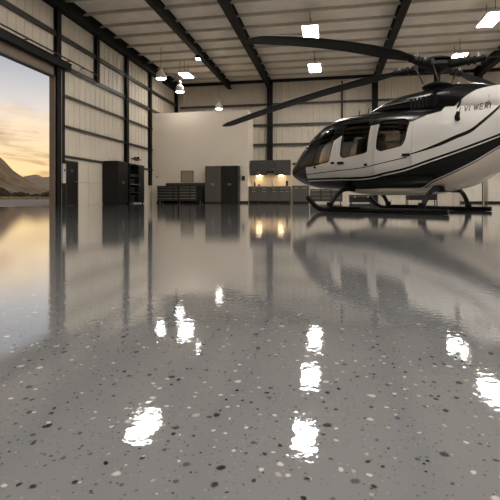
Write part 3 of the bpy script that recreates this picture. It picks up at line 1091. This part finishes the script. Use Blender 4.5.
# ---- paint: one livery by height against curves along the body
def livery(name, cowl=False):
    m = bpy.data.materials.new(name)
    m.use_nodes = True
    t = NT(m.node_tree)
    tc = t.n('ShaderNodeTexCoord')
    sp = t.n('ShaderNodeSeparateXYZ')
    t.l(tc.outputs['Object'], sp.inputs[0])
    X0, X1, Z1 = -3.2, 3.0, 3.0
    u = t.math('DIVIDE', t.math('SUBTRACT', sp.outputs[0], X0), X1 - X0)
    zn = t.math('DIVIDE', sp.outputs[2], Z1)

    def curve(pts, straight=False):
        nd = t.n('ShaderNodeFloatCurve')
        c = nd.mapping.curves[0]
        pp = sorted(((p[0] - X0) / (X1 - X0), p[1] / Z1) for p in pts)
        if pp[0][0] > 0:
            pp.insert(0, (0.0, pp[0][1]))
        if pp[-1][0] < 1:
            pp.append((1.0, pp[-1][1]))
        while len(c.points) < len(pp):
            c.points.new(.5, .5)
        for q, p in zip(c.points, pp):
            q.location = p
            q.handle_type = 'VECTOR' if straight else 'AUTO'
        nd.mapping.update()
        t.l(u, nd.inputs['Value'])
        return nd.outputs[0]

    above = lambda c, d=0.0: t.math('GREATER_THAN', t.math('SUBTRACT', zn, c), d / Z1)
    both = lambda a, b: t.math('MULTIPLY', a, b)
    inv = lambda a: t.math('SUBTRACT', 1.0, a)
    ahead = lambda x: t.math('GREATER_THAN', sp.outputs[0], x)
    white, black, beige = srgb(196, 192, 187), srgb(13, 12, 12), srgb(196, 186, 172)
    if cowl:
        cw = curve([(-.86, 1.78), (-.905, 1.83), (-1.042, 1.942), (-1.21, 2.085), (-1.373, 2.19), (-1.62, 2.26), (-1.75, 2.40), (-2.1, 2.9)], True)
        blk = above(cw)
        blk = t.math('MAXIMUM', blk, ahead(-.87))
        col = t.mix(blk, white, black)
    else:
        roof = curve([(2.12, .60), (2.08, .97), (1.86, .978), (1.39, 1.04), (1.255, 1.48), (1.20, 1.51), (.998, 1.602), (.459, 1.711), (.253, 1.728), (-.334, 1.70), (-.45, 1.73), (-.633, 1.81), (-.86, 1.86), (-.95, 2.5)], True)
        sa = curve([(2.12, .722), (1.273, .715), (.481, .717), (.15, .775), (-.263, .85), (-.654, .968), (-1.159, 1.137), (-1.769, 1.376), (-2.6, 1.72), (-3.2, 1.9)])
        lb = curve([(2.6, .30), (1.3, .35), (.407, .38), (-.09, .40), (-.50, .45), (-.69, .55), (-1.008, .69), (-1.398, .895), (-1.705, 1.096), (-2.4, 1.5), (-3.2, 1.75)])
        l2 = curve([(2.084, .814), (1.242, .849), (.581, .889), (.323, .931), (-.269, 1.032), (-.6, 1.09)])
        sw = curve([(-.2, 1.06), (-.379, 1.094), (-.877, 1.242), (-1.112, 1.345), (-1.337, 1.44), (-1.48, 1.56), (-1.753, 1.846), (-2.1, 2.3)])
        col = t.mix(0.0, white, white)
        col = t.mix(t.math('LESS_THAN', t.math('ABSOLUTE', t.math('SUBTRACT', zn, l2)), t.math('MULTIPLY', t.math('GREATER_THAN', sp.outputs[0], -.3), .008 / Z1)), col, black)
        th = t.math('MULTIPLY', t.math('MULTIPLY_ADD', sp.outputs[0], -.045, -.008, clamp=True), 1 / Z1)
        th = t.math('MINIMUM', th, .034 / Z1)
        col = t.mix(t.math('LESS_THAN', t.math('ABSOLUTE', t.math('SUBTRACT', zn, sw)), th), col, black)
        col = t.mix(inv(above(sa)), col, black)
        # thin pale line inside the dark band
        wl = both(inv(above(sa, -.042)), above(sa, -.062))
        col = t.mix(both(wl, inv(ahead(2.1))), col, white)
        wl2 = both(inv(above(lb, .035)), above(lb, .018))
        col = t.mix(both(wl2, inv(ahead(-.45))), col, white)
        col = t.mix(both(inv(above(lb)), inv(ahead(-.45))), col, beige)
        col = t.mix(above(roof), col, black)
        col = t.mix(ahead(2.10), col, black)
    p = t.n('ShaderNodeBsdfPrincipled', i_Roughness=.25)
    p.inputs['Specular IOR Level'].default_value = .22
    p.inputs['Coat Weight'].default_value = .08
    p.inputs['Coat Roughness'].default_value = .06
    t.l(col, p.inputs['Base Color'])
    o = t.n('ShaderNodeOutputMaterial')
    t.l(p.outputs[0], o.inputs[0])
    return m


M['livery'] = livery('helicopter_livery')
M['cowl'] = livery('helicopter_cowl_paint', True)

H = thing('helicopter', 'black and white helicopter on skids standing on the glossy hangar floor', 'helicopter', (1.565, 9.24, 0), math.radians(148.54))
both_sides = lambda polys: [(p, -2, 2) for p in polys]
ws_items = [(WS, .022, 2), (WS, -2, -.022)]
cuts = both_sides([W1, D1, D2, PL]) + ws_items
cuts = both_sides([W1, D1, D2]) + ws_items
fus = boolean(shell_mesh(0, .035), [('DIFFERENCE', prisms_mesh(cuts))])
link('fuselage', fus, [M['livery'], M['cabin']], H, True, 40)
for sgn in (1, -1):
    for D, Wn, nm in ((D1, W2, 'cabin_door'), (D2, W3, 'cabin_door')):
        me = boolean(shell_mesh(0.0, .035), [('INTERSECT', prisms_mesh([(inset_poly(D, .009), .05 * sgn, 2 * sgn) if sgn > 0 else (inset_poly(D, .009), -2, -.05)])), ('DIFFERENCE', prisms_mesh([(Wn, -2, 2)]))])
        d = link(nm, me, [M['livery'], M['cabin']], H, True, 40)
        gp = boolean(shell_mesh(.012, .020), [('INTERSECT', prisms_mesh([(inset_poly(Wn, .016), .05, 2) if sgn > 0 else (inset_poly(Wn, .016), -2, -.05)]))])
        link('window_pane', gp, [M['glass'], M['glass']], d, True, 40)
        sl = boolean(shell_mesh(-.002, .030), [('INTERSECT', prisms_mesh([(inset_poly(Wn, .001), .05, 2) if sgn > 0 else (inset_poly(Wn, .001), -2, -.05)])), ('DIFFERENCE', prisms_mesh([(inset_poly(Wn, .017), -2, 2)]))])
        link('window_seal', sl, [M['rubber'], M['rubber']], d, True, 40)
        hs, hz_ = ((1.08, 1.005) if D is D1 else (-.29, 1.08))
        hy = half_width(hs, hz_)
        b = MB()
        b.box(hs - .07, hs + .07, sgn * (hy - .02), sgn * (hy + .035), hz_ - .028, hz_ + .028, .012)
        b.build('door_handle', M['rubber'], d, True)
        if D is D1:
            hs, hz_ = .52, .94
            hy = half_width(hs, hz_)
            MB().box(hs - .03, hs + .03, sgn * (hy - .02), sgn * (hy + .03), hz_ - .025, hz_ + .025, .01).build('hinge', M['rubber'], d, True)
    gp = boolean(shell_mesh(.012, .020), [('INTERSECT', prisms_mesh([(inset_poly(W1, .004), .05, 2) if sgn > 0 else (inset_poly(W1, .004), -2, -.05)]))])
    link('window_pane', gp, [M['glass'], M['glass']], H, True, 40)
    gp = boolean(shell_mesh(.008, .018, stations(2.76, 1.2, 40)), [('INTERSECT', prisms_mesh([(inset_poly(WS, .004), .024, 2) if sgn > 0 else (inset_poly(WS, .004), -2, -.024)]))])
    link('windshield', gp, [M['glass'], M['glass']], H, True, 40)
    # small fittings on the front panel
    for hs, hz_, a_, b_ in ((1.79, .955, .035, .028), (1.29, 1.018, .055, .028)):
        hy = half_width(hs, hz_)
        q = MB()
        q.ball((hs, sgn * hy, hz_), a_, .02, b_)
        q.build('latch', M['rubber'], H, True)

# cabin inside: floor, dash, seats
MB().box(-.95, 1.95, -.45, .45, .60, .64).build('cabin_floor', M['cabin'], H)
q = MB().prism([(2.15, .64), (1.80, .64), (1.75, 1.10), (1.95, 1.15), (2.2, 1.02)], 'Y', -.42, .42)
q.build('instrument_panel', M['cabin'], H)
MB().box(-1.30, -1.26, -.40, .40, .72, 1.75).build('rear_bulkhead', M['cabin'], H)
for sx, sy in ((1.0, .36), (1.0, -.36), (-.05, .50), (-.05, 0), (-.05, -.50), (-.80, .26), (-.80, -.26)):
    w_ = .22
    st = MB().box(sx - .22, sx + .26, sy - w_, sy + w_, .86, 1.0, .05).build('seat', M['seatleather'], H, True)
    MB().box(sx - .2, sx + .2, sy - w_ + .03, sy + w_ - .03, .64, .87, .02).build('seat_base', M['cabin'], st)
    q = MB().prism([(-.20, .95), (-.07, .95), (-.19, 1.5), (-.30, 1.5)], 'Y', sy - w_, sy + w_)
    q.xf(Matrix.Translation((sx, 0, 0)))
    q.build('backrest', M['seatleather'], st)
    MB().box(sx - .32, sx - .22, sy - .12, sy + .12, 1.52, 1.70, .03).build('headrest', M['seatleather'], st, True)
MB().tube([(1.42, .30, .64), (1.46, .30, .9), (1.38, .30, 1.05)], .018, 8).build('cyclic_stick', M['rubber'], H, True)

# engine cowling on the roof
ct = Curve([(.86, 2.06), (.80, 2.10), (.5, 2.215), (.355, 2.29), (-.02, 2.365), (-.42, 2.40), (-.63, 2.43), (-.93, 2.435), (-1.39, 2.37), (-1.62, 2.29), (-2.2, 2.22), (-3.2, 2.10)])
cb = Curve([(.86, 1.98), (.3, 1.96), (-.9, 1.80), (-1.6, 1.72), (-3.2, 1.80)])
cw_ = Curve([(.86, .12), (.7, .26), (.3, .40), (-.4, .46), (-1.0, .47), (-1.7, .42), (-2.4, .30), (-3.2, .16)])
cn_ = Curve([(.86, 2.2), (-3.2, 2.3)])
bm = bmesh.new()
loft(bm, stations(.86, -3.2, 70), 0.0, 48, top=ct, bot=cb, wid=cw_, exp=cn_, mid=.35)
me = bpy.data.meshes.new('engine_cowling')
bm.to_mesh(me)
bm.free()
cowl = link('engine_cowling', me, M['cowl'], H, True, 50)


def cowl_half(s, z):
    a, b, w_, n = ct(s), cb(s), cw_(s), cn_(s)
    zc = b + .35 * (a - b)
    v = (z - zc) / (a - zc) if z > zc else (zc - z) / (zc - b)
    return w_ * max(0.0, 1 - min(1, abs(v)) ** n) ** (1 / n)


# highlight along the cowling modelled as a pale strip, air intake, exhaust, letters
for sgn in (1, -1):
    q = MB()
    pts = [(s, sgn * (cowl_half(s, 2.135 + .035 * (0.6 - s)) + .002), 2.135 + .035 * (0.6 - s)) for s in stations(.42, -.45, 14)]
    q.tube(pts, .011, 8)
    q.build('cowl_highlight', M['chrome'], cowl, True)
    q = MB()
    for k in range(7):
        s = -.25 - k * .075
        y = cowl_half(s, 2.02)
        q.box(s - .022, s + .022, sgn * (y - .02), sgn * (y + .012), 1.99, 2.20, .006)
    q.build('intake_grille', M['gloss_black'], cowl)
    q = MB()
    hs, hz_ = -1.13, 1.70
    hy = half_width(hs, hz_)
    q.tube([(hs, sgn * (hy - .05), hz_ - .06), (hs - .01, sgn * (hy + .05), hz_), (hs - .04, sgn * (hy + .07), hz_ + .09)], [.05, .045, .03], 12)
    q.build('exhaust_pipe', M['rubber'], H, True)
    q = MB()
    hs = -1.08
    pts = [(hs - .02 * k, sgn * (max(cowl_half(hs, 1.86 + .055 * k), half_width(hs, 1.86 + .055 * k)) + .01), 1.83 + .06 * k) for k in range(5)]
    q.tube(pts, [.008, .018, .02, .016, .008], 8)
    q.build('antenna_blade', M['rubber'], cowl, True)

# lettering on the cowling: strokes laid on the surface (s grows forward, so the text runs towards the tail on this side)
STROKES = {
    'L': [((0, 1), (0, 0)), ((0, 0), (.5, 0))], 'I': [((0, 0), (0, 1))], 'V': [((0, 1), (.25, 0)), ((.25, 0), (.5, 1))],
    'W': [((0, 1), (.15, 0)), ((.15, 0), (.3, .8)), ((.3, .8), (.45, 0)), ((.45, 0), (.6, 1))],
    'E': [((0, 0), (0, 1)), ((0, 1), (.45, 1)), ((0, .5), (.4, .5)), ((0, 0), (.45, 0))],
    'R': [((0, 0), (0, 1)), ((0, 1), (.4, 1)), ((.4, 1), (.4, .55)), ((.4, .55), (0, .5)), ((.1, .5), (.45, 0))],
    'K': [((0, 0), (0, 1)), ((0, .45), (.45, 1)), ((.1, .5), (.45, 0))]}


def lettering(text, s0, z0, size, wgt, slope, sgn, name):
    q = MB()
    cur = 0.0
    for ch in text:
        if ch == ' ':
            cur += .35
            continue
        wmax = 0
        for (a, b), (c, d) in STROKES[ch]:
            P = []
            for k in range(5):
                f = k / 4
                uu, vv = cur + a + (c - a) * f, b + (d - b) * f
                s = s0 - uu * size
                z = z0 + vv * size + slope * (s0 - s)
                P.append((s, sgn * (max(cowl_half(s, z), half_width(s, z)) + .001), z))
            q.tube(P, wgt, 6)
            wmax = max(wmax, a, c)
        cur += wmax + .28
    return q.build(name, M['letter'], H, True)


for sgn in (1, -1):
    lettering('I VI WERI', -1.15, 1.80, .105, .0095, .06, sgn, 'lettering')
    q = MB()
    for k, (s, z, hh) in enumerate(((-1.555, 1.90, .05), (-1.575, 1.90, .085), (-1.595, 1.90, .06), (-1.585, 2.02, .05))):
        y = [cowl_half(s, z + hh * f) for f in (0, .5, 1)]
        q.tube([(s, sgn * (y[i] + .001), z + hh * i / 2) for i in range(3)], .005, 6)
    q.build('stencil_marks', M['letter'], cowl)

# belly fairing between the landing legs
bt = Curve([(1.35, .50), (1.0, .53), (-.7, .53), (-1.0, .52)])
bb = Curve([(1.35, .46), (1.15, .40), (.6, .345), (0.0, .335), (-.6, .365), (-1.0, .47)])
bw = Curve([(1.35, .2), (1.0, .46), (.2, .56), (-.6, .50), (-1.0, .25)])
bn_ = Curve([(1.35, 2.6), (-1, 2.6)])
bm = bmesh.new()
loft(bm, stations(1.35, -1.0, 40), 0, 40, top=bt, bot=bb, wid=bw, exp=bn_, mid=.6)
me = bpy.data.meshes.new('belly_fairing')
bm.to_mesh(me)
bm.free()
link('belly_fairing', me, M['white'], H, True, 50)

# landing gear
for sgn in (1, -1):
    q = MB()
    y = 1.38 * sgn
    q.tube([(1.52, y, .30), (1.46, y, .24), (1.34, y, .125), (1.24, y, .068), (1.12, y, .052), (.8, y, .05), (-1.16, y, .05), (-1.22, y, .055)], .05, 14)
    sk = q.build('skid', M['skid'], H, True)
    MB().box(.30, .95, y - .075, y + .075, .095, .12, .01).build('step', M['rubber'], sk)
    MB().box(-1.12, -.5, y - .06, y + .06, -.0, .03, .01).build('wear_shoe', M['rubber'], sk)
for sx, zb0 in ((1.02, .47), (-.78, .44)):
    pts = []
    for k in range(-12, 13):
        f = abs(k) / 12
        yy = math.copysign(1, k) * (.62 * (f / .42) if f < .42 else .62 + .76 * ((f - .42) / .58) ** .72)
        z = zb0 if f < .42 else zb0 - (zb0 - .07) * ((f - .42) / .58) ** 1.55
        pts.append((sx, yy if k else 0, z))
    tb = MB().tube(pts, .045, 14).build('cross_tube', M['skid'], H, True)
    for sgn in (1, -1):
        MB().lathe([(.055, -.06), (.065, -.05), (.065, .05), (.055, .06)], (0, 0, 0), 16).xf(Matrix.Translation((sx, sgn * 1.335, .14))).build('clamp', M['skid'], tb, True)
        MB().box(sx - .09, sx + .09, sgn * .52 - .07, sgn * .52 + .07, zb0 - .05, zb0 + .06, .015).build('mount', M['rubber'], tb, True)

# rotor: mast, swashplate, hub, grips, blades
HX, HZ = -.577, 2.86
mast = MB().tube([(HX, 0, 2.3), (HX, 0, HZ + .02)], .06, 16).build('rotor_mast', M['rotor'], H, True)
MB().lathe([(.12, 2.40), (.26, 2.43), (.28, 2.46), (.22, 2.50), (.10, 2.54)], (HX, 0, 0), 28).build('swashplate', M['rotor'], H, True)
hub = MB().lathe([(.08, HZ - .12), (.22, HZ - .08), (.26, HZ - .02), (.24, HZ + .05), (.10, HZ + .08)], (HX, 0, 0), 28).build('rotor_hub', M['rotor'], H, True)
MB().lathe([(.10, HZ + .07), (.26, HZ + .085), (.27, HZ + .11), (.20, HZ + .15), (.08, HZ + .165)], (HX, 0, 0), 28).build('hub_cap', M['gloss_black'], hub, True)
for ang, R, droop, ex in ((76.1, 4.46, .40, 2.0), (6.6, 5.35, .66, 1.45), (184.5, 4.9, .45, 1.6), (257.0, 4.9, .5, 1.6)):
    a = math.radians(ang)
    mx = Matrix.Translation((HX, 0, HZ)) @ Matrix.Rotation(a, 4, 'Z')
    # grip with clamp rings
    q = MB()
    q.tube([(.14, 0, 0), (.30, 0, .005), (.52, 0, 0), (.70, 0, -.008), (.86, 0, -.012)], [.085, .095, .07, .06, .05], 14)
    q.box(.24, .40, -.13, .13, -.045, .05, .02)
    for x, r in ((.56, .085), (.66, .08), (.80, .07)):
        q.tube([(x - .02, 0, -.006), (x + .02, 0, -.006)], r, 14)
    q.xf(mx)
    g_ = q.build('blade_grip', M['rotor'], H, True)
    q = MB()
    q.tube([(.36, .13, -.02), (.22, .17, -.36)], .014, 8)
    q.tube([(.36, .13, -.05), (.36, .13, .05)], .035, 10)
    q.xf(mx)
    q.build('pitch_link', M['girt'], g_, True)
    for x, y in ((.50, .06), (.50, -.06), (.72, .05), (.72, -.05)):
        q = MB().lathe([(.018, .03), (.018, .09), (.010, .10)], (x, y, 0), 10)
        q.xf(mx)
        q.build('blade_bolt', M['galv'], g_, True)
    # blade: aerofoil section swept along a drooping line
    bm = bmesh.new()
    prof = [(.50, 0), (.46, .035), (.32, .062), (.10, .06), (-.2, .035), (-.5, .004), (-.5, -.004), (-.2, -.02), (.10, -.034), (.32, -.036), (.46, -.022)]
    rings = []
    nb = 44
    for i in range(nb + 1):
        f = i / nb
        r = .74 + (R - .74) * f
        ch = .13 + .23 * min(1, f / .16) ** .8
        if f > .965:
            ch *= 1 - .55 * ((f - .965) / .035)
        tk = ch if f > .1 else max(ch, .5 * ch + .12)
        dz_ = -droop * ((r - .5) / (R - .5)) ** ex
        tw = math.radians(9 - 8 * f)
        ring = []
        for px, pz in prof:
            y, z = px * ch - .06 * ch, pz * ch * (1.4 if f < .08 else 1.0)
            ring.append(bm.verts.new(mx @ Vector((r, y * math.cos(tw) - z * math.sin(tw), dz_ + y * math.sin(tw) + z * math.cos(tw)))))
        rings.append(ring)
    n = len(prof)
    for A, B in zip(rings, rings[1:]):
        for k in range(n):
            bm.faces.new((A[k], A[(k + 1) % n], B[(k + 1) % n], B[k]))
    bm.faces.new(rings[0][::-1])
    bm.faces.new(rings[-1])
    bmesh.ops.recalc_face_normals(bm, faces=bm.faces)
    me = bpy.data.meshes.new('rotor_blade')
    bm.to_mesh(me)
    bm.free()
    link('rotor_blade', me, M['rotor'], H, True, 40)

# roof antennas, tail
for s, hh in ((.93, .10), (.72, .13)):
    MB().tube([(s, .32, 2.03), (s - .03, .32, 2.05 + hh)], [.014, .006], 8).build('antenna', M['rubber'], H, True)
q = MB().prism([(-6.6, 1.9), (-7.5, 1.8), (-8.1, 2.75), (-7.75, 2.8), (-7.2, 2.15)], 'Y', -.05, .05)
bmesh.ops.bevel(q.bm, geom=q.bm.edges[:], offset=.03, segments=2, affect='EDGES')
q.build('tail_fin', M['white'], H, True)
MB().box(-6.3, -5.9, -.95, .95, 1.98, 2.02, .015).build('horizontal_stabiliser', M['white'], H, True)
q = MB().tube([(-7.35, .04, 1.95), (-7.35, .22, 1.95)], .05, 12)
tr = q.build('tail_rotor_hub', M['rotor'], H, True)
for k in (0, 1):
    q = MB().box(-.05, .05, .18, .20, 0, .78, .006)
    q.xf(Matrix.Translation((-7.35, 0, 1.95)) @ Matrix.Rotation(PI * k + .4, 4, 'Y'))
    q.build('tail_rotor_blade', M['rotor'], tr)
